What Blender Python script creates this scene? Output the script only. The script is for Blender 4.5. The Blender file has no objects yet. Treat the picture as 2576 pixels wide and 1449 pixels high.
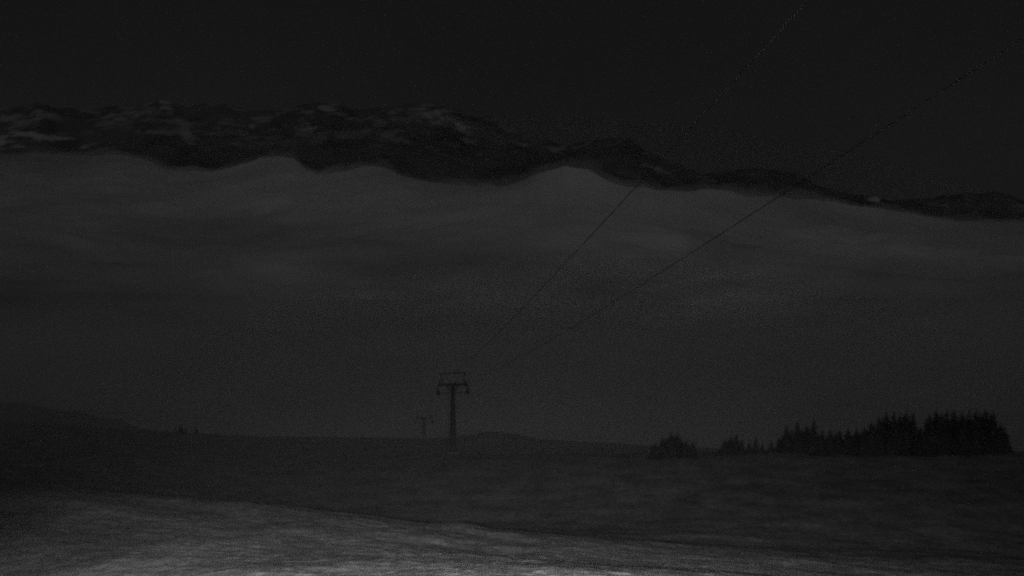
import bpy, bmesh, math, random
import numpy as np
from mathutils import Vector, Matrix
random.seed(7)
S = bpy.context.scene
COL = S.collection
R = math.radians

# ---------------------------------------------------------------- camera, light, exposure
PITCH = 3.74                       # degrees below level; camera at the origin looks along +Y
F = 2231.0                         # focal length in units of a 2576 px wide picture
cam_d = bpy.data.cameras.new('camera')
cam_d.sensor_width = 36.0
cam_d.lens = 36.0 * F / 2576.0
cam_d.clip_start = 0.1
cam_d.clip_end = 40000.0
cam = bpy.data.objects.new('camera', cam_d)
COL.objects.link(cam)
cam.rotation_euler = (R(90 - PITCH), 0, 0)
S.camera = cam

MOON_EL, MOON_AZ = 30.0, 172.0     #  behind the camera, a little to its right
SKY_LEVEL = 0.0068
w = bpy.data.worlds.new('World')
S.world = w
w.use_nodes = True
nt = w.node_tree
nt.nodes.clear()
sky = nt.nodes.new('ShaderNodeTexSky')
sky.sky_type = 'NISHITA'
sky.sun_disc = False
sky.sun_elevation = R(MOON_EL)
sky.sun_rotation = R(MOON_AZ)
sky.altitude = 1500
bw = nt.nodes.new('ShaderNodeRGBToBW')
scl = nt.nodes.new('ShaderNodeMath'); scl.operation = 'MULTIPLY'; scl.inputs[1].default_value = 0.00022
add = nt.nodes.new('ShaderNodeMath'); add.operation = 'ADD'; add.inputs[1].default_value = SKY_LEVEL * 0.78
tc = nt.nodes.new('ShaderNodeTexCoord')
mp = nt.nodes.new('ShaderNodeMapping'); mp.inputs['Scale'].default_value = (1.0, 1.0, 1.6)
nz = nt.nodes.new('ShaderNodeTexNoise'); nz.inputs['Scale'].default_value = 2.6; nz.inputs['Detail'].default_value = 5
mr = nt.nodes.new('ShaderNodeMapRange')
mr.inputs['From Min'].default_value = 0.3; mr.inputs['From Max'].default_value = 0.7
mr.inputs['To Min'].default_value = 0.90; mr.inputs['To Max'].default_value = 1.12
mul = nt.nodes.new('ShaderNodeMath'); mul.operation = 'MULTIPLY'
bg = nt.nodes.new('ShaderNodeBackground')
wo = nt.nodes.new('ShaderNodeOutputWorld')
L = nt.links.new
L(sky.outputs[0], bw.inputs[0]); L(bw.outputs[0], scl.inputs[0]); L(scl.outputs[0], add.inputs[0])
L(tc.outputs['Generated'], mp.inputs[0]); L(mp.outputs[0], nz.inputs['Vector']); L(nz.outputs['Fac'], mr.inputs[0])
L(add.outputs[0], mul.inputs[0]); L(mr.outputs[0], mul.inputs[1])
L(mul.outputs[0], bg.inputs['Color']); bg.inputs['Strength'].default_value = 1.0
L(bg.outputs[0], wo.inputs['Surface'])

moon_d = bpy.data.lights.new('moonlight', 'SUN')
moon_d.energy = 0.096
moon_d.angle = R(3.0)
moon = bpy.data.objects.new('moonlight', moon_d)
COL.objects.link(moon)
_az = R(MOON_AZ)
_to_moon = Vector((math.sin(_az) * math.cos(R(MOON_EL)), math.cos(_az) * math.cos(R(MOON_EL)), math.sin(R(MOON_EL))))
moon.rotation_euler = (-_to_moon).to_track_quat('-Z', 'Y').to_euler()

# the floodlight beside the camera whose pool of light lies on the near slope
fl_d = bpy.data.lights.new('floodlight', 'SPOT')
fl_d.energy = 158000.0
fl_d.spot_size = R(92)
fl_d.spot_blend = 1.0
fl_d.shadow_soft_size = 0.15
fl = bpy.data.objects.new('floodlight', fl_d)
COL.objects.link(fl)
fl.location = (-0.8, 0.6, -0.4)
fl.rotation_euler = Vector((0.08, 1.0, -1.1)).to_track_quat('-Z', 'Y').to_euler()

S.render.engine = 'CYCLES'
S.view_settings.view_transform = 'Standard'
S.view_settings.look = 'None'
S.view_settings.exposure = 0.0
S.view_settings.gamma = 1.0
S.view_settings.use_curve_mapping = False
S.cycles.use_denoising = False
S.cycles.sample_clamp_indirect = 0.15
S.cycles.use_adaptive_sampling = True
S.cycles.adaptive_threshold = 0.5
S.cycles.adaptive_min_samples = 6
S.cycles.filter_width = 2.3
S.cycles.max_bounces = 8
S.cycles.diffuse_bounces = 2
S.cycles.glossy_bounces = 2
S.cycles.volume_bounces = 3
S.cycles.transparent_max_bounces = 8

# ---------------------------------------------------------------- helpers
def tag(o, label=None, cat=None, group=None, kind=None):
    if label: o['label'] = label
    if cat: o['category'] = cat
    if group: o['group'] = group
    if kind: o['kind'] = kind
    return o

def link_mesh(name, me, mat=None, parent=None):
    o = bpy.data.objects.new(name, me)
    COL.objects.link(o)
    if mat and not me.materials: me.materials.append(mat)
    if parent: o.parent = parent
    return o

def empty(name, loc, rz=0.0):
    o = bpy.data.objects.new(name, None)
    COL.objects.link(o)
    o.location = loc
    o.rotation_euler = (0, 0, rz)
    return o

def mesh_np(name, verts, faces):
    me = bpy.data.meshes.new(name)
    v = np.asarray(verts, dtype=np.float32); f = np.asarray(faces, dtype=np.int32)
    k = f.shape[1]
    me.vertices.add(len(v)); me.vertices.foreach_set('co', v.ravel())
    me.loops.add(f.size); me.loops.foreach_set('vertex_index', f.ravel())
    me.polygons.add(len(f)); me.polygons.foreach_set('loop_start', np.arange(0, f.size, k, dtype=np.int32))
    me.polygons.foreach_set('loop_total', np.full(len(f), k, dtype=np.int32))
    me.update(calc_edges=True)
    me.validate()
    return me

def smooth(me):
    me.polygons.foreach_set('use_smooth', np.ones(len(me.polygons), dtype=bool))

def grid_faces(nr, nc):
    i = np.arange(nr - 1)[:, None] * nc + np.arange(nc - 1)[None, :]
    i = i.ravel()
    return np.stack([i, i + 1, i + nc + 1, i + nc], axis=1)

def _hash(ix, iy, seed):
    h = (ix.astype(np.int64) * 374761393 + iy.astype(np.int64) * 668265263 + seed * 1442695041) & 0xffffffff
    h = ((h ^ (h >> 13)) * 1274126177) & 0xffffffff
    h = (h ^ (h >> 16)) & 0xffff
    return h / 32767.5 - 1.0

def vnoise(x, y, seed=0):
    ix = np.floor(x); iy = np.floor(y)
    fx = x - ix; fy = y - iy
    fx = fx * fx * fx * (fx * (fx * 6 - 15) + 10); fy = fy * fy * fy * (fy * (fy * 6 - 15) + 10)
    a = _hash(ix, iy, seed); b = _hash(ix + 1, iy, seed)
    c = _hash(ix, iy + 1, seed); d = _hash(ix + 1, iy + 1, seed)
    return (a * (1 - fx) + b * fx) * (1 - fy) + (c * (1 - fx) + d * fx) * fy

def fbm(x, y, octaves=4, seed=0, gain=0.5):
    s = 0.0; a = 1.0; t = 0.0
    for k in range(octaves):
        s = s + a * vnoise(x * 2 ** k + 17.3 * k, y * 2 ** k - 9.1 * k, seed + k)
        t += a; a *= gain
    return s / t

def ridged(x, y, octaves=5, seed=0):
    s = 0.0; a = 1.0; t = 0.0
    for k in range(octaves):
        n = 1 - np.abs(vnoise(x * 2 ** k + 5.3 * k, y * 2 ** k + 3.7 * k, seed + k)) * 2
        s = s + a * n; t += a; a *= 0.5
    return s / t

def pchip(xq, xs, ys):
    """monotone cubic interpolation; ys may have trailing axes matching xq via loops over columns"""
    xs = np.asarray(xs, float); ys = np.asarray(ys, float)
    h = np.diff(xs); d = np.diff(ys) / h
    m = np.zeros_like(ys)
    m[0] = d[0]; m[-1] = d[-1]
    for i in range(1, len(xs) - 1):
        if d[i - 1] * d[i] > 0:
            w1 = 2 * h[i] + h[i - 1]; w2 = h[i] + 2 * h[i - 1]
            m[i] = (w1 + w2) / (w1 / d[i - 1] + w2 / d[i])
    xq = np.clip(xq, xs[0], xs[-1])
    i = np.clip(np.searchsorted(xs, xq) - 1, 0, len(xs) - 2)
    t = (xq - xs[i]) / h[i]
    return ((2 * t**3 - 3 * t**2 + 1) * ys[i] + (t**3 - 2 * t**2 + t) * h[i] * m[i]
            + (-2 * t**3 + 3 * t**2) * ys[i + 1] + (t**3 - t**2) * h[i] * m[i + 1])

def tand(dy):                      # tangent of depression of a picture row (2576 x 1449 picture)
    return np.tan(np.arctan((np.asarray(dy, float) - 724.5) / F) + R(PITCH))

def px(dx):
    return (np.asarray(dx, float) - 1288.0) / F

# ---------------------------------------------------------------- materials
def mat_simple(name, lo, hi, scale=4.0, rough=0.9, bump=0.0, metallic=0.0, coord='Object', stretch=(1, 1, 1), detail=6):
    m = bpy.data.materials.new(name); m.use_nodes = True
    n = m.node_tree.nodes; l = m.node_tree.links.new
    b = n['Principled BSDF']
    b.inputs['Roughness'].default_value = rough
    b.inputs['Metallic'].default_value = metallic
    b.inputs['Specular IOR Level'].default_value = 0.05
    t = n.new('ShaderNodeTexCoord'); mpn = n.new('ShaderNodeMapping'); mpn.inputs['Scale'].default_value = stretch
    z = n.new('ShaderNodeTexNoise'); z.inputs['Scale'].default_value = scale; z.inputs['Detail'].default_value = detail
    r = n.new('ShaderNodeMapRange'); r.inputs['From Min'].default_value = 0.32; r.inputs['From Max'].default_value = 0.68
    r.inputs['To Min'].default_value = lo; r.inputs['To Max'].default_value = hi
    l(t.outputs[coord], mpn.inputs[0]); l(mpn.outputs[0], z.inputs['Vector']); l(z.outputs['Fac'], r.inputs[0]); l(r.outputs[0], b.inputs['Base Color'])
    if bump:
        bp = n.new('ShaderNodeBump'); bp.inputs['Strength'].default_value = bump; bp.inputs['Distance'].default_value = 0.05
        l(z.outputs['Fac'], bp.inputs['Height']); l(bp.outputs[0], b.inputs['Normal'])
    return m

M_steel = mat_simple('galvanised_steel', 0.04, 0.07, 3.0, 0.6)
M_rope = mat_simple('steel_rope', 0.026, 0.038, 30.0, 0.6)
_n = M_rope.node_tree.nodes; _d = _n.new('ShaderNodeBsdfDiffuse')
for _l in list(M_rope.node_tree.links):
    if _l.to_socket.name == 'Base Color': M_rope.node_tree.links.new(_l.from_socket, _d.inputs['Color'])
M_rope.node_tree.links.new(_d.outputs[0], _n['Material Output'].inputs['Surface'])
M_concrete = mat_simple('concrete', 0.2, 0.3, 2.0, 0.9, 0.3)
M_rubber = mat_simple('sheave_rubber', 0.03, 0.05, 8.0, 0.8)
M_needle = mat_simple('conifer_needles', 0.045, 0.10, 1.2, 0.9)
M_bark = mat_simple('bark', 0.06, 0.12, 5.0, 0.95, 0.4)
M_leaf = mat_simple('shrub_leaves', 0.06, 0.12, 3.0, 0.9)
M_hill = mat_simple('wooded_hillside', 0.12, 0.22, 0.06, 0.95)
M_cloud = mat_simple('cloud_droplets', 0.74, 0.80, 0.004, 1.0)

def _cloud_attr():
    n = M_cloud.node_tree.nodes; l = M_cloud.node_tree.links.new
    a = n.new('ShaderNodeAttribute'); a.attribute_name = 'painted_brightness'
    l(a.outputs['Fac'], n['Principled BSDF'].inputs['Base Color'])  # base colour carries the painted light falloff
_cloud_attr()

def mat_grass():
    m = bpy.data.materials.new('alpine_grass'); m.use_nodes = True
    n = m.node_tree.nodes; l = m.node_tree.links.new
    b = n['Principled BSDF']; b.inputs['Roughness'].default_value = 1.0; b.inputs['Specular IOR Level'].default_value = 0.05
    t = n.new('ShaderNodeTexCoord')
    def noise(scale, stretch, rot, detail, lo, hi, a, c):
        mpn = n.new('ShaderNodeMapping'); mpn.inputs['Scale'].default_value = stretch; mpn.inputs['Rotation'].default_value = (0, 0, rot)
        z = n.new('ShaderNodeTexNoise'); z.inputs['Scale'].default_value = scale; z.inputs['Detail'].default_value = detail
        z.inputs['Roughness'].default_value = 0.6
        r = n.new('ShaderNodeMapRange'); r.inputs['From Min'].default_value = lo; r.inputs['From Max'].default_value = hi
        r.inputs['To Min'].default_value = a; r.inputs['To Max'].default_value = c
        l(t.outputs['Object'], mpn.inputs[0]); l(mpn.outputs[0], z.inputs['Vector']); l(z.outputs['Fac'], r.inputs[0])
        return z, r
    _, big = noise(0.30, (0.75, 0.55, 1), R(9), 4, 0.36, 0.64, 0.20, 0.36)
    _, mid = noise(2.0, (1.0, 0.4, 1), R(9), 6, 0.34, 0.66, 0.72, 1.28)
    fz, fine = noise(9.0, (1, 0.35, 1), 0, 5, 0.34, 0.66, 0.7, 1.3)
    a = n.new('ShaderNodeMath'); a.operation = 'MULTIPLY'
    c = n.new('ShaderNodeMath'); c.operation = 'MULTIPLY'
    l(big.outputs[0], a.inputs[0]); l(mid.outputs[0], a.inputs[1]); l(a.outputs[0], c.inputs[0]); l(fine.outputs[0], c.inputs[1])
    l(c.outputs[0], b.inputs['Base Color'])
    bp = n.new('ShaderNodeBump'); bp.inputs['Strength'].default_value = 0.6; bp.inputs['Distance'].default_value = 0.08
    l(fz.outputs['Fac'], bp.inputs['Height']); l(bp.outputs[0], b.inputs['Normal'])
    return m

def mat_mountain():
    m = bpy.data.materials.new('rock_with_snowfields'); m.use_nodes = True
    n = m.node_tree.nodes; l = m.node_tree.links.new
    b = n['Principled BSDF']; b.inputs['Roughness'].default_value = 1.0; b.inputs['Specular IOR Level'].default_value = 0.05
    t = n.new('ShaderNodeTexCoord')
    z = n.new('ShaderNodeTexNoise'); z.inputs['Scale'].default_value = 0.004; z.inputs['Detail'].default_value = 8
    r = n.new('ShaderNodeMapRange'); r.inputs['From Min'].default_value = 0.35; r.inputs['From Max'].default_value = 0.65
    r.inputs['To Min'].default_value = 0.09; r.inputs['To Max'].default_value = 0.18
    at = n.new('ShaderNodeAttribute'); at.attribute_name = 'snow'
    mx = n.new('ShaderNodeMix'); mx.data_type = 'FLOAT'; mx.inputs[3].default_value = 0.68
    l(t.outputs['Object'], z.inputs['Vector']); l(z.outputs['Fac'], r.inputs[0])
    l(at.outputs['Fac'], mx.inputs[0]); l(r.outputs[0], mx.inputs[2]); l(mx.outputs[0], b.inputs['Base Color'])
    return m

def mat_volume(name, density, noise=None):
    m = bpy.data.materials.new(name); m.use_nodes = True
    n = m.node_tree.nodes; n.clear()
    v = n.new('ShaderNodeVolumePrincipled'); v.inputs['Color'].default_value = (0.98, 0.98, 0.98, 1)
    v.inputs['Density'].default_value = density
    v.inputs['Anisotropy'].default_value = 0.0
    o = n.new('ShaderNodeOutputMaterial'); m.node_tree.links.new(v.outputs[0], o.inputs['Volume'])
    return m

# ---------------------------------------------------------------- ground
G_PX = np.array([-1.0, -0.6, -0.3, 0.0, 0.3, 0.6, 1.0])
G_Y = [-60, 0, 15, 30, 45, 62, 80, 110, 150, 190, 260, 330, 450, 700, 1500, 9000, 16000]
def _rows():
    T = {30: [.45, .44, .42, .396, .415, .45, .46], 45: [.335, .335, .355, .372, .395, .415, .42],
         62: [.281, .286, .316, .345, .37, .385, .39], 80: [.295, .300, .330, .352, .358, .362, .362],
         110: [.285, .290, .312, .325, .310, .302, .30], 150: [.265, .268, .276, .264, .2565, .256, .256],
         190: [.243, .245, .252, .2550, .2550, .255, .255], 260: [.2160, .2175, .2350, .238, .2525, .2535, .2535],
         330: [.226, .228, .242, .255, .268, .27, .27], 450: [.255, .26, .27, .28, .29, .29, .29],
         700: [.3] * 7, 1500: [.3] * 7, 9000: [.06] * 7, 16000: [.034] * 7}
    out = []
    for y in G_Y:
        if y == -60: out.append([6, 5, 4.5, 4, 3.5, 3, 2.5])
        elif y == 0: out.append([-4.5, -5, -5.6, -6, -6.4, -7, -7.5])
        elif y == 15: out.append([-10.8, -10.6, -9.8, -8.6, -9.0, -9.9, -10.2])
        else: out.append([-t * y for t in T[y]])
    return np.array(out, float)
G_Z = _rows()

def ground_base(x, y):
    x = np.asarray(x, float); y = np.asarray(y, float)
    p = np.clip(x / np.maximum(y, 25.0), -1.0, 1.0)
    cols = [pchip(y, G_Y, G_Z[:, k]) for k in range(len(G_PX))]
    C = np.stack(cols, 0)
    i = np.clip(np.searchsorted(G_PX, p) - 1, 0, len(G_PX) - 2)
    t = (p - G_PX[i]) / (G_PX[i + 1] - G_PX[i])
    im = np.maximum(i - 1, 0); ip = np.minimum(i + 2, len(G_PX) - 1)
    def g(ix): return np.take_along_axis(C, ix[None], 0)[0]
    p0, p1, p2, p3 = g(im), g(i), g(i + 1), g(ip)
    return 0.5 * (2 * p1 + (p2 - p0) * t + (2 * p0 - 5 * p1 + 4 * p2 - p3) * t**2 + (3 * p1 - p0 - 3 * p2 + p3) * t**3)

def ground_z(x, y):
    x = np.atleast_1d(np.asarray(x, float)); y = np.atleast_1d(np.asarray(y, float))
    z = ground_base(x, y)
    z = z + 2.6 * np.exp(-((x + 4.5) / 11.0)**2 - ((y - 232) / 14.0)**2)            # the hump behind the pylon
    near = np.exp(-np.maximum(y - 60, 0) / 60.0)
    v = y + 0.22 * x; u = x
    z = z + near * (0.36 * fbm(u / 17.0, v / 10.0, 3, 11, 0.4) + 0.16 * fbm(u / 3.2, v / 4.4, 4, 23))
    z = z + 0.4 * np.exp(-((x + 3.5) / 1.5)**2 - ((y - 61) / 2.5)**2)
    z = z + near * 0.035 * fbm(u / 0.5, v / 0.4, 2, 31)
    z = z + np.clip(y / 300.0, 0, 1) * 0.30 * fbm(x / 26.0, y / 26.0, 3, 41)
    return z

def build_ground():
    ys = np.concatenate([np.arange(-60, 18, 2.0), 18 * (90 / 18.0) ** np.linspace(0, 1, 420, endpoint=False),
                         90 * (700 / 90.0) ** np.linspace(0, 1, 200, endpoint=False),
                         700 * (16000 / 700.0) ** np.linspace(0, 1, 40)])
    ps = np.sinh(np.linspace(-1.35, 1.35, 620)); ps = ps / ps.max() * 1.6
    Y, P = np.meshgrid(ys, ps, indexing='ij')
    X = P * np.maximum(Y, 25.0)
    Z = ground_z(X.ravel(), Y.ravel()).reshape(X.shape)
    me = mesh_np('ground', np.stack([X.ravel(), Y.ravel(), Z.ravel()], 1), grid_faces(*X.shape))
    smooth(me)
    o = link_mesh('ground', me, mat_grass())
    tag(o, 'pale grassy alpine slope falling away, its near part floodlit', kind='structure')
build_ground()

# ---------------------------------------------------------------- cloud sea filling the valley
C_DX = [-700, 0, 100, 200, 300, 380, 430, 540, 600, 660, 700, 745, 770, 800, 830, 900, 970, 1010, 1100, 1180, 1250, 1310, 1350, 1420, 1480, 1560, 1650, 1720, 1780, 1830, 1870, 2000, 2100, 2200, 2300, 2400, 2576, 3300]
C_DY = [380, 395, 385, 390, 388, 402, 427, 428, 410, 392, 386, 394, 420, 433, 430, 413, 415, 438, 454, 460, 462, 450, 432, 412, 424, 453, 470, 472, 468, 473, 485, 490, 503, 515, 532, 550, 562, 600]
def _smooth_crest():
    q = np.linspace(-1.0, 1.0, 801)
    c = np.interp(q, px(C_DX), -tand(C_DY))
    k = np.hanning(241); k /= k.sum()
    return q, np.convolve(np.pad(c, 120, mode='edge'), k, mode='valid')
_CQ, _CS = _smooth_crest()
def cloud_z(X, Y, lift=0.0):
    P = X / Y
    crest = np.interp(P, px(C_DX), -tand(C_DY))                      # tangent of elevation of the crest
    crest = crest + 0.0040 * fbm(P * 26.0, P * 0 + 7.7, 4, 33)
    base = np.interp(P, _CQ, _CS)
    side = np.clip(np.abs(P - 0.08) / 0.6, 0, 1)
    side = side * side * (3 - 2 * side)
    YC = 1900.0 + 1300.0 * side
    Y0 = 900.0 - 350.0 * side
    floor_z = np.interp(Y, [300, 450, 560, 800, 1100], [-101, -104, -98, -90, -92])
    t = np.clip((Y - Y0) / (YC - Y0), 0, 1)
    rise = t ** 1.35
    z = floor_z + (base * YC + 92) * rise + (crest - base) * YC * t ** 7
    over = np.clip(Y - YC, 0, None)
    z = z - over * 0.03 - over**2 / 1500.0
    amp = np.clip((Y - 450) / 900.0, 0, 1) * np.clip((YC + 50 - Y) / 600.0, 0.12, 1)
    z = z + amp * 46 * fbm(X / 460.0, Y / 380.0, 4, 5) + amp * 9 * fbm(X / 90.0, Y / 110.0, 3, 15)
    z = z - 6.0 * np.clip((Y - 900) / 600.0, 0, 1)
    return z + lift

def build_cloud():
    ys = np.concatenate([300 * (1500 / 300.0) ** np.linspace(0, 1, 150, endpoint=False), np.linspace(1500, 3500, 330), np.linspace(3510, 4300, 20)])
    ps = np.linspace(-0.85, 0.85, 520)
    Y, P = np.meshgrid(ys, ps, indexing='ij'); X = P * Y
    Z = cloud_z(X, Y)
    Z = np.maximum(Z, -900)
    me = mesh_np('cloud_sea', np.stack([X.ravel(), Y.ravel(), Z.ravel()], 1), grid_faces(*X.shape)); smooth(me)
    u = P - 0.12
    brightness = 0.95 - 0.44 * np.clip(np.where(u < 0, -u / 0.72, u / 0.50), 0, 1) ** 1.6      # light falloff towards both sides, painted into the cloud colour
    brightness = brightness * (0.84 + 0.2 * np.clip((np.log(Y) - 6.3) / 1.2, 0, 1)) * (1.02 + 0.34 * fbm(P * 8.0 + 3, np.log(Y) * 7.0, 4, 52) + 0.34 * fbm(P * 3.6, np.log(Y) * 3.4, 2, 58))  # painted brighter towards the crest, plus light and dark mottling
    at = me.attributes.new('painted_brightness', 'FLOAT', 'POINT'); at.data.foreach_set('value', np.clip(brightness, 0.1, 0.95).ravel().astype(np.float32))
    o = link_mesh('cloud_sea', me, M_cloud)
    tag(o, 'pale bank of fog and low cloud filling the valley', kind='stuff')
build_cloud()

MIST_Y = [95, 120, 160, 200, 260, 320, 450, 700]
MIST_Z = [-48, -31, -23, -20, -22, -26, -34, -40]
def build_mist():
    ys = np.concatenate([np.linspace(95, 700, 60, endpoint=False), 700 * (1500 / 700.0) ** np.linspace(0, 1, 40, endpoint=False), np.linspace(1500, 3500, 170)])
    ps = np.linspace(-0.85, 0.85, 320)
    Y, P = np.meshgrid(ys, ps, indexing='ij'); X = P * Y
    top_far = cloud_z(X, np.maximum(Y, 301.0), 19.0 - 4.0 * np.clip(np.abs(P - 0.1) / 0.6, 0, 1) + 26.0 * fbm(X / 80.0, Y / 80.0, 4, 19))
    sh = 9.0 * np.clip((P + 0.01) / 0.12, 0, 1) * np.clip((330 - Y) / 150.0, 0, 1)
    top_near = np.interp(Y - sh, MIST_Y, MIST_Z) + 3.0 * fbm(X / 40.0, Y / 40.0, 3, 61)
    k = np.clip((Y - 300) / 400.0, 0, 1); k = k * k * (3 - 2 * k)
    top = top_near * (1 - k) + np.maximum(top_far, top_near * 0 - 400) * k
    top = np.where(Y <= 95.1, -60, top)
    top = np.where((np.abs(P) > 0.849), np.minimum(top, -100), top)
    bot = np.interp(Y, [95, 300, 700, 3500], [-62, -130, -420, -600])
    top = np.maximum(top, bot + 0.5)
    nr, nc = X.shape
    vt = np.stack([X.ravel(), Y.ravel(), top.ravel()], 1); vb = np.stack([X.ravel(), Y.ravel(), bot.ravel()], 1)
    ft = grid_faces(nr, nc); fb = grid_faces(nr, nc)[:, ::-1] + nr * nc
    n = nr * nc; side = []
    idx = np.arange(n).reshape(nr, nc)
    for line, flip in ((idx[0], 0), (idx[-1], 1), (idx[:, 0], 1), (idx[:, -1], 0)):
        a = line[:-1]; b = line[1:]
        q = np.stack([a, a + n, b + n, b], 1)
        side.append(q[:, ::-1] if flip else q)
    me = mesh_np('mist', np.concatenate([vt, vb]), np.concatenate([ft, fb] + side))
    bm = bmesh.new(); bm.from_mesh(me); bmesh.ops.recalc_face_normals(bm, faces=bm.faces); bm.to_mesh(me); bm.free()
    o = link_mesh('mist', me, mat_volume('mist', 0.0035))
    tag(o, 'thin mist lying over the lower meadow and the valley cloud', kind='stuff')
build_mist()

# ---------------------------------------------------------------- mountains
SK_DX = [-700, -200, 0, 60, 110, 160, 260, 340, 400, 430, 480, 560, 650, 720, 800, 850, 910, 970, 1050, 1120, 1180, 1270, 1350, 1420, 1470, 1530, 1585, 1620, 1700, 1760, 1850, 1920, 2000, 2050, 2150, 2250, 2340, 2430, 2500, 2576, 3300]
SK_DY = [300, 290, 278, 262, 258, 272, 276, 268, 254, 252, 264, 258, 280, 272, 258, 262, 276, 272, 260, 262, 288, 318, 344, 366, 356, 346, 352, 382, 412, 434, 424, 426, 434, 462, 488, 505, 500, 484, 482, 505, 560]
SNOW = [  # x, y, half-length, half-width, tilt (deg, downwards to the right), strength
    (100, 272, 18, 7, 20, .5), (45, 300, 34, 10, -5, .55), (105, 300, 14, 26, 0, .5), (150, 295, 30, 12, 5, .3), (20, 290, 25, 9, 0, .35),
    (115, 343, 60, 6, 7, 1.0), (90, 338, 20, 8, 0, .6), (15, 356, 20, 13, 10, .9), (62, 373, 34, 6, 10, .65), (190, 300, 25, 8, 0, .25), (228, 366, 15, 4, -25, .6), (300, 320, 30, 14, 30, .22),
    (425, 264, 16, 8, 15, .75), (440, 282, 10, 8, 60, .6), (452, 298, 12, 9, 50, .5), (472, 318, 15, 9, 45, .45), (400, 334, 44, 5, 5, .5), (480, 345, 18, 10, 40, .6), (385, 300, 30, 10, -20, .3), (548, 263, 18, 4, 5, .5),
    (520, 335, 20, 6, 0, .3), (640, 318, 8, 7, 30, .6), (668, 298, 26, 8, -25, .35), (820, 274, 34, 7, 18, .8), (790, 268, 16, 5, 0, .4), (765, 330, 32, 4, -18, .5), (700, 328, 16, 4, 10, .3),
    (990, 290, 22, 9, 22, .7), (1015, 302, 14, 5, 30, .4), (1082, 297, 22, 4, 55, .7), (1108, 290, 16, 4, 55, .7), (1112, 310, 16, 7, 20, .7), (1160, 320, 14, 5, 22, .95), (1188, 320, 14, 5, 10, .5), (1176, 300, 4, 9, 20, .35), (1268, 327, 9, 8, 20, .6),
    (960, 336, 40, 4, 22, .45), (1020, 352, 34, 5, 25, .4), (1150, 345, 40, 5, 20, .35), (1210, 392, 11, 5, 30, .5), (1240, 350, 30, 5, 15, .35), (1330, 366, 46, 5, 10, .4), (1405, 374, 30, 4, -12, .5), (1470, 364, 24, 3, -22, .4), (1100, 380, 50, 5, 25, .2),
    (1655, 425, 24, 7, 10, .5), (1694, 428, 12, 5, 20, .4), (1765, 446, 24, 5, 18, .5), (1620, 415, 12, 5, 0, .35), (2195, 500, 11, 9, 0, 1.2), (2430, 498, 16, 6, 30, .4), (2370, 520, 30, 6, 25, .25), (2565, 520, 16, 8, 10, .35), (1580, 362, 10, 3, 10, .3)]
def build_mountains():
    ys = np.concatenate([np.linspace(4200, 5100, 60, endpoint=False), np.linspace(5100, 6600, 340, endpoint=False), np.linspace(6600, 8500, 24)])
    ps = np.linspace(-0.9, 0.9, 1150)
    Y, P = np.meshgrid(ys, ps, indexing='ij'); X = P * Y
    sk = np.interp(P, px(SK_DX), -tand(SK_DY)) + 0.0040 * fbm(P * 40.0, P * 0 + 1.3, 5, 29, 0.6)
    YR = 6500.0 + 90 * fbm(P * 9, P * 0, 2, 3)
    ridge = sk * YR
    t = np.clip((Y - 4200) / (YR - 4200), 0, 1)
    rg = ridged(X / 900.0 + 0.4 * Y / 900.0, Y / 1400.0, 6, 91)
    Z = -350 + (ridge + 350) * t ** 0.85
    Z = Z + np.sin(np.pi * np.clip(t, 0, 1)) ** 0.8 * 110 * (rg - 0.15) * (1 - t ** 3 * 0.5)
    Z = Z + 26 * t * fbm(X / 90.0, Y / 90.0, 4, 8) * np.clip((1.001 - t) * 8, 0.35, 1)
    behind = np.clip(Y - YR, 0, None)
    Z = Z - behind * 0.35
    # snow lies in the bowls and ledges given above; its edge is broken up by the relief
    gx = P * F + 1288.0
    gy = 724.5 + F * np.tan(np.arctan(-Z / Y) - R(PITCH))
    wob = fbm(X / 160.0, Y / 160.0, 4, 44)
    wob2 = fbm(X / 75.0, Z / 34.0 + Y / 120.0, 4, 45, 0.65)
    snow = np.zeros_like(Z)
    for (cx, cy, a, b, tilt, s) in SNOW:
        c_, s_ = math.cos(R(tilt)), math.sin(R(tilt))
        dx = gx - cx; dy = gy - cy
        q = ((dx * c_ + dy * s_) / a) ** 2 + ((-dx * s_ + dy * c_) / b) ** 2
        snow = np.maximum(snow, 0.95 * s * np.clip(0.72 - q * 0.42 + 1.1 * wob + 1.9 * wob2, 0, 1))
    hi = np.clip((400 - gy) / 110.0, 0, 1) * (gx < 1600)
    snow = np.maximum(snow, 0.5 * hi * np.clip((wob2 + wob - 0.05) * 1.5, 0, 1))
    me = mesh_np('mountains', np.stack([X.ravel(), Y.ravel(), Z.ravel()], 1), grid_faces(*X.shape)); smooth(me)
    at = me.attributes.new('snow', 'FLOAT', 'POINT'); at.data.foreach_set('value', snow.ravel().astype(np.float32))
    o = link_mesh('mountains', me, mat_mountain())
    tag(o, 'dark mountain range with patches of snow beyond the cloud', kind='structure')
build_mountains()

# far wooded hillside at the left edge, just beyond the meadow
def build_hill():
    xs = np.linspace(-460, -120, 130); ys = np.linspace(300, 460, 60)
    Y, X = np.meshgrid(ys, xs, indexing='ij')
    P = X / 380.0
    top = -tand(np.interp(P, px([-500, 0, 120, 260, 330, 420]), [1000, 1012, 1026, 1050, 1078, 1112]))
    c = np.clip(1 - np.abs(Y - 380) / 80.0, 0, 1)
    Z = top * 380 - (1 - c ** 0.7) * 45 + 2.4 * fbm(X / 7.0, Y / 7.0, 4, 71)
    me = mesh_np('hill', np.stack([X.ravel(), Y.ravel(), Z.ravel()], 1), grid_faces(*X.shape)); smooth(me)
    tag(link_mesh('hill', me, M_hill), 'dark wooded hillside fading into fog beyond the meadow', kind='structure')
build_hill()

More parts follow.
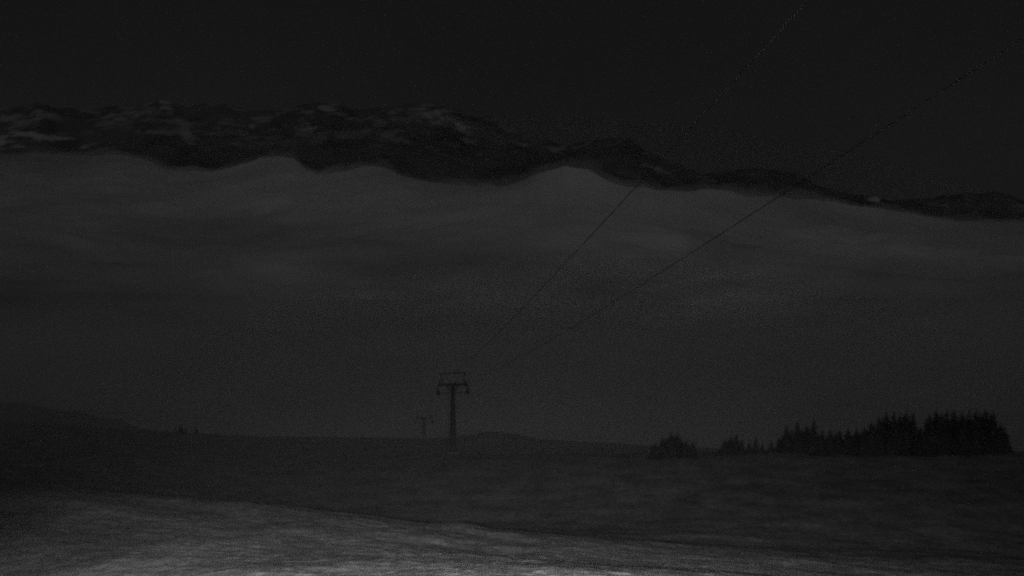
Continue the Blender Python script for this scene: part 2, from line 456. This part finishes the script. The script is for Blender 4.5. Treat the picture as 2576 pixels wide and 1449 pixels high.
# ---------------------------------------------------------------- mesh pieces
class MB:
    def __init__(self): self.bm = bmesh.new()
    def box(self, c, s, rot=None):
        r = bmesh.ops.create_cube(self.bm, size=1.0)
        m = Matrix.Translation(c) @ (rot.to_4x4() if rot else Matrix()) @ Matrix.Diagonal((*s, 1))
        bmesh.ops.transform(self.bm, matrix=m, verts=r['verts'])
        return self
    def tube(self, a, b, r1, r2=None, seg=16, caps=True):
        a = Vector(a); b = Vector(b); r2 = r1 if r2 is None else r2
        d = b - a
        r = bmesh.ops.create_cone(self.bm, cap_ends=caps, segments=seg, radius1=r1, radius2=r2, depth=d.length)
        m = Matrix.Translation((a + b) / 2) @ d.to_track_quat('Z', 'Y').to_matrix().to_4x4()
        bmesh.ops.transform(self.bm, matrix=m, verts=r['verts'])
        return self
    def build(self, name, mat, parent=None, loc=None):
        me = bpy.data.meshes.new(name); self.bm.to_mesh(me); self.bm.free()
        o = link_mesh(name, me, mat, parent)
        if loc: o.location = loc
        return o

def copy_tree(o, parent=None):
    c = o.copy(); COL.objects.link(c); c.parent = parent
    for ch in [k for k in COL.objects if k.parent == o]: copy_tree(ch, c)
    return c

# ---------------------------------------------------------------- lift pylons
def make_pylon():
    root = empty('lift_pylon', (0, 0, 0))
    H = 15.2                                        # height of the cross-arm
    MB().box((0, 0, -0.35), (3.2, 3.2, 1.5)).box((0, 0, 0.5), (2.4, 2.4, 0.3)).build('foundation', M_concrete, root)
    segs = [(0.6, 5.2, 0.76, 0.70), (5.2, 10.2, 0.64, 0.56), (10.2, H + 0.2, 0.50, 0.40)]
    for k, (z0, z1, r0, r1) in enumerate(segs):
        MB().tube((0, 0, z0), (0, 0, z1), r0, r1, 24).build('pole_section', M_steel, root)
        f = MB().tube((0, 0, z0 - 0.05), (0, 0, z0 + 0.09), r0 + 0.14, r0 + 0.14, 24)
        for b in range(12):
            an = b / 12 * 2 * math.pi
            f.tube(((r0 + .09) * math.cos(an), (r0 + .09) * math.sin(an), z0 + .09), ((r0 + .09) * math.cos(an), (r0 + .09) * math.sin(an), z0 + .16), 0.03, 0.03, 6)
        f.build('flange', M_steel, root)
    lad = empty('ladder', (0, 0, 0)); lad.parent = root
    for yy in (-0.2, 0.2): MB().box((-0.93, yy, H / 2), (0.06, 0.05, H - 2.4)).build('ladder_rail', M_steel, lad)
    rung_me = None
    for k in range(40):
        z = 1.4 + k * 0.32
        if rung_me is None:
            o = MB().tube((0, -0.2, 0), (0, 0.2, 0), 0.018, 0.018, 6).build('rung', M_steel, lad); rung_me = o.data
        else: o = link_mesh('rung', rung_me, None, lad)
        o.location = (-0.93, 0, z)
    MB().box((0, 0, H), (6.5, 0.42, 0.42)).box((0, 0, H + .2), (1.5, .9, .06)).box((0, 0, H - .24), (1.5, .9, .06)).build('cross_arm', M_steel, root)
    for s in (-1, 1):
        d = Vector((s * 1.25, 0, -0.21)) - Vector((s * 0.42, 0, -1.35))
        MB().tube((s * 0.40, 0, H - 1.4), (s * 1.3, 0, H - 0.2), 0.13, 0.13, 10).build('brace', M_steel, root)
    for s in (-1, 1):
        MB().tube((s * 2.0, 0, H + 0.2), (s * 2.62, 0, H + 2.45), 0.09, 0.09, 8).build('gantry_post', M_steel, root)
        MB().tube((s * 0.35, 0, H + 0.2), (s * 1.5, 0, H + 2.42), 0.055, 0.055, 8).build('gantry_strut', M_steel, root)
    MB().box((0, 0, H + 2.52), (5.7, 0.16, 0.2)).build('gantry_beam', M_steel, root)
    for s in (-1, 1):
        x = s * 2.75
        tr = MB().box((x, 0, H + 0.34), (0.16, 4.6, 0.24)).box((x, 0, H + 0.0), (0.34, 0.6, 0.7)).build('sheave_train', M_steel, root)
        for q in range(8):
            yy = -2.1 + q * 0.6
            MB().tube((x - .07, yy, H + .52), (x + .07, yy, H + .52), 0.25, 0.25, 18).build('sheave', M_rubber, tr)
        cw = MB().box((s * 3.15, 0, H - 1.75), (0.6, 4.8, 0.07)).build('catwalk', M_steel, root)
        rail = MB()
        for yy in (-2.35, -0.8, 0.8, 2.35):
            rail.tube((s * 3.42, yy, H - 1.75), (s * 3.42, yy, H - 0.65), 0.03, 0.03, 6)
        for zz in (H - 0.65, H - 1.15): rail.tube((s * 3.42, -2.35, zz), (s * 3.42, 2.35, zz), 0.028, 0.028, 6)
        rail.build('handrail', M_steel, cw)
        MB().tube((s * 3.1, 0, H - 0.2), (s * 3.1, 0, H - 1.75), 0.09, 0.09, 8).build('hanger', M_steel, root)
    MB().box((0, -0.1, H - 1.78), (5.8, 0.35, 0.08)).build('walkway', M_steel, root)
    return root

def place(o, x, y, rz, sink=0.25):
    z = float(ground_z(x, y)[0])
    o.location = (x, y, z - sink); o.rotation_euler = (0, 0, rz)

py1 = make_pylon()
T1 = (-12.8, 190.0)
place(py1, *T1, math.atan(0.12), 0.2)
T2 = (-33.1, 330.0)
py2 = copy_tree(py1)
z2 = float(ground_z(*T2)[0])
py2.location = (T2[0], T2[1], -float(tand(1035)) * T2[1] - 17.7); py2.rotation_euler = (0, 0, math.atan(0.145))
GRP = 'lift pylons down the slope'
tag(py1, 'tall steel lift pylon standing on the meadow in front of the fog, the nearer one', 'lift pylon', GRP)
tag(py2, 'fainter smaller lift pylon beyond the first one, half swallowed by the fog', 'lift pylon', GRP)
if py2.location.z > z2 + 0.1:        # its footing stands on a levelled mound
    MB().tube((T2[0], T2[1], z2 - 3), (T2[0], T2[1], py2.location.z + 0.1), 9, 2.6, 24).build('knoll', bpy.data.materials['alpine_grass'])
    tag(bpy.data.objects['knoll'], 'low grassy knoll under the far pylon', kind='structure')

def rope(side, label):
    z1 = py1.location.z + 15.2 + 0.8
    z2 = py2.location.z + 15.2 + 0.8
    pts = []
    ca, sa = math.cos(math.atan(.12)), math.sin(math.atan(.12))
    for yy in np.linspace(-70, T1[1], 60):
        s = (T1[1] - yy)
        x = T1[0] + side * 2.75 + 0.125 * s
        z = z1 + s * 0.22 - 1.5 * math.sin(math.pi * s / 200.0)
        pts.append((x, yy, z))
    n = 30
    for k in range(1, n + 1):
        f = k / n
        pts.append((T1[0] + side * 2.75 + (T2[0] - T1[0]) * f, T1[1] + (T2[1] - T1[1]) * f, z1 + (z2 - z1) * f - 4 * 3.0 * f * (1 - f)))
    seg = 8; r = 0.015
    V = []; Fc = []
    for i, p in enumerate(pts):
        a = Vector(pts[max(i - 1, 0)]); b = Vector(pts[min(i + 1, len(pts) - 1)])
        d = (b - a).normalized(); u = d.cross(Vector((0, 0, 1))).normalized(); v = u.cross(d)
        for q in range(seg):
            an = 2 * math.pi * q / seg
            V.append(tuple(Vector(p) + r * (math.cos(an) * u + math.sin(an) * v)))
    for i in range(len(pts) - 1):
        for q in range(seg):
            Fc.append((i * seg + q, i * seg + (q + 1) % seg, (i + 1) * seg + (q + 1) % seg, (i + 1) * seg + q))
    me = mesh_np('haul_rope', V, Fc); smooth(me)
    tag(link_mesh('haul_rope', me, M_rope), label, 'cable', 'haul ropes of the lift')
rope(-1, 'thin dark lift rope rising steeply from the left end of the near pylon')
rope(1, 'thin dark lift rope rising at a flatter angle from the near pylon\'s right end')

# ---------------------------------------------------------------- conifers
def conifer_mesh(seed, h=10.0, width=0.2, dense=1.0):
    """unit-height spruce: tiers of drooping boughs carrying needle sprays"""
    rnd = random.Random(seed)
    V = []; Fc = []
    tiers = int(26 * dense)
    for t in range(tiers):
        f = t / (tiers - 1)
        z = 0.05 + 0.93 * f
        rad = 1.22 * width * (1 - f) ** 0.66 * (0.82 + 0.36 * rnd.random()) + 0.008
        nb = max(4, int(11 * (1 - f) + 4))
        off = rnd.random() * 6.28
        for b in range(nb):
            an = off + 6.283 * b / nb + rnd.uniform(-.25, .25)
            L_ = rad * rnd.uniform(0.65, 1.15)
            dirv = Vector((math.cos(an), math.sin(an), 0)); side = Vector((-dirv.y, dirv.x, 0))
            droop = rnd.uniform(0.15, 0.5)
            nspray = 3 if L_ > 0.06 else 2
            for s in range(nspray):
                a0 = s / nspray; a1 = min(1.0, (s + 1.35) / nspray)
                p0 = dirv * L_ * a0 + Vector((0, 0, z - droop * L_ * a0))
                p1 = dirv * L_ * a1 + Vector((0, 0, z - droop * L_ * a1 - 0.01))
                wd = L_ * 0.34 * (1.1 - a0 * .6) * rnd.uniform(.7, 1.3)
                i = len(V)
                m = (p0 + p1) / 2 + Vector((0, 0, 0.008))
                V += [p0, m + side * wd + Vector((0, 0, -.012)), p1, m - side * wd + Vector((0, 0, -.012))]
                Fc += [(i, i + 1, i + 2, i + 3)]
    i = len(V); V += [Vector((0.006, 0, .95)), Vector((-.006, 0, .95)), Vector((0, 0, 1.0)), Vector((0, .004, .97))]
    Fc.append((i, i + 1, i + 2, i + 3))
    me = mesh_np('crown', [tuple(v) for v in V], Fc)
    me.materials.append(M_needle)
    return me
CROWNS = [conifer_mesh(1, width=.2), conifer_mesh(2, width=.25), conifer_mesh(3, width=.16), conifer_mesh(4, width=.3), conifer_mesh(5, width=.22), conifer_mesh(6, width=.36)]
_tb = MB().tube((0, 0, -0.06), (0, 0, 0.9), 0.018, 0.003, 8)
_tm = bpy.data.meshes.new('trunk'); _tb.bm.to_mesh(_tm); _tb.bm.free(); _tm.materials.append(M_bark)

def conifer(fx, fy_top, dist, kind, label, group, dbase=None):
    """fx, fy_top: where its tip stands in the 3840 px photograph; dist: metres from the camera"""
    dx = fx * 2576 / 3840.0; dyt = fy_top * 2576 / 3840.0
    x = float(px(dx)) * dist
    zg = float(ground_z(x, dist)[0])
    zt = -float(tand(dyt)) * dist
    h = max(1.5, zt - zg)
    root = empty('conifer_tree', (x, dist, zg), random.uniform(0, 6.28))
    c = link_mesh('crown', CROWNS[kind], None, root); c.scale = (h * .999, h * .999, h)
    t = link_mesh('trunk', _tm, None, root); t.scale = (h, h, h)
    tag(root, label, 'tree', group)
    return root

GA = 'conifers of the small clump left of the gap'
conifer(2464, 1655, 147, 5, 'low broad conifer at the left foot of the isolated clump', 'conifers of the isolated clump')
conifer(2494, 1634, 149, 3, 'second conifer from the left in the isolated clump, mid height', 'conifers of the isolated clump')
conifer(2524, 1616, 150, 5, 'tallest conifer of the isolated clump, left of its twin tips', 'conifers of the isolated clump')
conifer(2549, 1616, 151, 3, 'right one of the twin tall tips in the isolated clump', 'conifers of the isolated clump')
conifer(2580, 1644, 149, 3, 'shorter conifer right of the tall tips in the isolated clump', 'conifers of the isolated clump')
conifer(2606, 1650, 148, 3, 'rightmost conifer of the isolated clump, beside the gap', 'conifers of the isolated clump')
conifer(2508, 1640, 153, 5, 'dark conifer filling the left side of the isolated clump behind the others', 'conifers of the isolated clump')
conifer(2538, 1634, 154, 5, 'dark conifer filling the middle of the isolated clump behind the twin tips', 'conifers of the isolated clump')
conifer(2566, 1648, 154, 5, 'dark conifer behind the dip right of the twin tips in the isolated clump', 'conifers of the isolated clump')
GB = 'conifers of the middle group right of the gap'
conifer(2712, 1682, 152, 5, 'very low bushy conifer just right of the gap', GB)
conifer(2730, 1642, 153, 5, 'rounded conifer at the left end of the middle group', GB)
conifer(2752, 1630, 154, 3, 'broad conifer left of the sharp tip in the middle group', GB)
conifer(2773, 1621, 153, 1, 'conifer with the sharpest, highest tip of the middle group', GB)
conifer(2794, 1643, 152, 1, 'conifer on the right shoulder of the middle group', GB)
conifer(2822, 1656, 156, 5, 'short conifer between the middle group and the next single spire', GB)
conifer(2846, 1631, 156, 0, 'single thin spire between the middle group and the wood', GB)
conifer(2872, 1655, 157, 4, 'short conifer right of the single thin spire', GB)
conifer(2905, 1652, 158, 3, 'low rounded conifer before the first tall trees of the wood', GB)
GC = 'conifers at the left shoulder of the wood'
conifer(2936, 1630, 157, 1, 'sloping first conifer on the left shoulder of the wood', GC)
conifer(2962, 1585, 156, 0, 'first tall spire at the left shoulder of the wood', GC)
conifer(3004, 1567, 157, 0, 'second tall spire at the left shoulder of the wood', GC)
conifer(3040, 1586, 158, 1, 'slightly lower conifer between the two tall spires of the left shoulder', GC)
conifer(3066, 1563, 156, 0, 'third and highest spire of the left shoulder, above the low stretch', GC)
GD = 'conifers of the wood'
for (fx, fy, k, lab) in [
    (3098, 1606, 3, 'first conifer of the low stretch of the wood, under the highest left spire'),
    (3130, 1603, 1, 'second conifer along the low stretch of the wood'),
    (3163, 1605, 3, 'third conifer along the low stretch of the wood'),
    (3196, 1600, 1, 'fourth conifer along the low stretch of the wood'),
    (3228, 1602, 3, 'fifth conifer along the low stretch of the wood'),
    (3257, 1594, 1, 'last conifer of the low stretch, where the treetops start to rise'),
    (3284, 1573, 1, 'conifer one step up where the wood rises to its full height'),
    (3312, 1553, 0, 'conifer just left of the tall block before the notch'),
    (3340, 1538, 1, 'first conifer of the tall block before the notch'),
    (3369, 1536, 0, 'second conifer of the tall block before the notch'),
    (3392, 1546, 1, 'third conifer of the tall block before the notch, slightly lower'),
    (3416, 1533, 1, 'fourth conifer of the tall block before the notch'),
    (3442, 1536, 0, 'conifer at the left edge of the pale notch in the wood'),
    (3472, 1592, 3, 'short conifer standing in the pale notch of the wood'),
    (3504, 1540, 1, 'conifer at the right edge of the pale notch in the wood'),
    (3529, 1525, 0, 'tall spire one tree right of the pale notch'),
    (3549, 1537, 1, 'conifer filling the row two trees right of the pale notch'),
    (3569, 1530, 0, 'tall spire three trees right of the pale notch'),
    (3597, 1528, 1, 'broad tall conifer near the middle of the last block'),
    (3629, 1534, 1, 'broad conifer slightly lower, right of the middle of the last block'),
    (3654, 1530, 0, 'narrow spire left of the three last tall trees'),
    (3680, 1528, 1, 'third tall conifer from the right end of the wood'),
    (3717, 1524, 1, 'second tall conifer from the right end of the wood'),
    (3747, 1533, 0, 'last tall conifer at the right end of the wood'),
    (3775, 1580, 1, 'short conifer on the right shoulder at the end of the wood'),
    (3792, 1600, 3, 'lowest, outermost conifer at the right end of the wood')]:
    conifer(fx, fy, 150 + random.uniform(-4, 4), k, lab, GD)
for i in range(46):                     # trees standing behind the front row
    fx = 2950 + i * 18.3 + random.uniform(-5, 5)
    top = float(np.interp(fx, [2930, 2960, 3060, 3085, 3240, 3330, 3440, 3460, 3490, 3510, 3745, 3780, 3800], [1650, 1606, 1592, 1622, 1612, 1556, 1552, 1612, 1612, 1552, 1546, 1600, 1660])) + random.uniform(-4, 18)
    if fx > 3782: break
    conifer(fx, top, 161 + random.uniform(-3, 5), random.choice([1, 3, 5]), 'dark conifer in the closed second row of the wood, behind the front trees', 'second row of the wood')
GE = 'small conifers in the mist on the left'
conifer(642, 1599, 248, 1, 'leftmost small faint conifer standing alone in the mist', GE)
conifer(662, 1586, 248, 3, 'largest of the small faint conifers in the mist', GE)
conifer(681, 1601, 248, 1, 'small faint conifer hard against the right side of the largest misty one', GE)
conifer(721, 1590, 248, 0, 'slender faint conifer apart to the right of the misty group', GE)

# low creeping shrub on the meadow
def shrub(dx, dist, wdt, hgt, label):
    x = float(px(dx)) * dist; zg = float(ground_z(x, dist)[0])
    root = empty('creeping_shrub', (x, dist, zg))
    rnd = random.Random(3); V = []; Fc = []
    for _ in range(900):
        a = rnd.uniform(0, 6.283); r = math.sqrt(rnd.random())
        p = Vector((math.cos(a) * r * wdt / 2, math.sin(a) * r * wdt / 4, hgt * (1 - r * r) * rnd.uniform(.2, 1)))
        p.z += float(ground_z(x + p.x, dist + p.y)[0]) - zg
        u = Vector([rnd.gauss(0, 1) for _ in range(3)]).normalized() * .07; v = Vector([rnd.gauss(0, 1) for _ in range(3)]).normalized() * .05
        i = len(V); V += [p - u, p + v, p + u, p - v]; Fc.append((i, i + 1, i + 2, i + 3))
    link_mesh('foliage', mesh_np('foliage', [tuple(v) for v in V], Fc), M_leaf, root)
    b = MB()
    for _ in range(10):
        a = rnd.uniform(0, 6.283); b.tube((0, 0, -0.05), (math.cos(a) * wdt * .35, math.sin(a) * wdt * .18, hgt * .5), .02, .008, 5)
    b.build('branches', M_bark, root)
    tag(root, label, 'shrub')
shrub(1590, 132, 3.6, 0.45, 'low dark creeping shrub alone on the open meadow')

# ---------------------------------------------------------------- thin air haze round everything
hz = MB().box((0, 3900, 150), (19000, 9400, 2100)).build('haze', mat_volume('haze', 0.000024))
tag(hz, 'thin night haze in the air', kind='stuff')
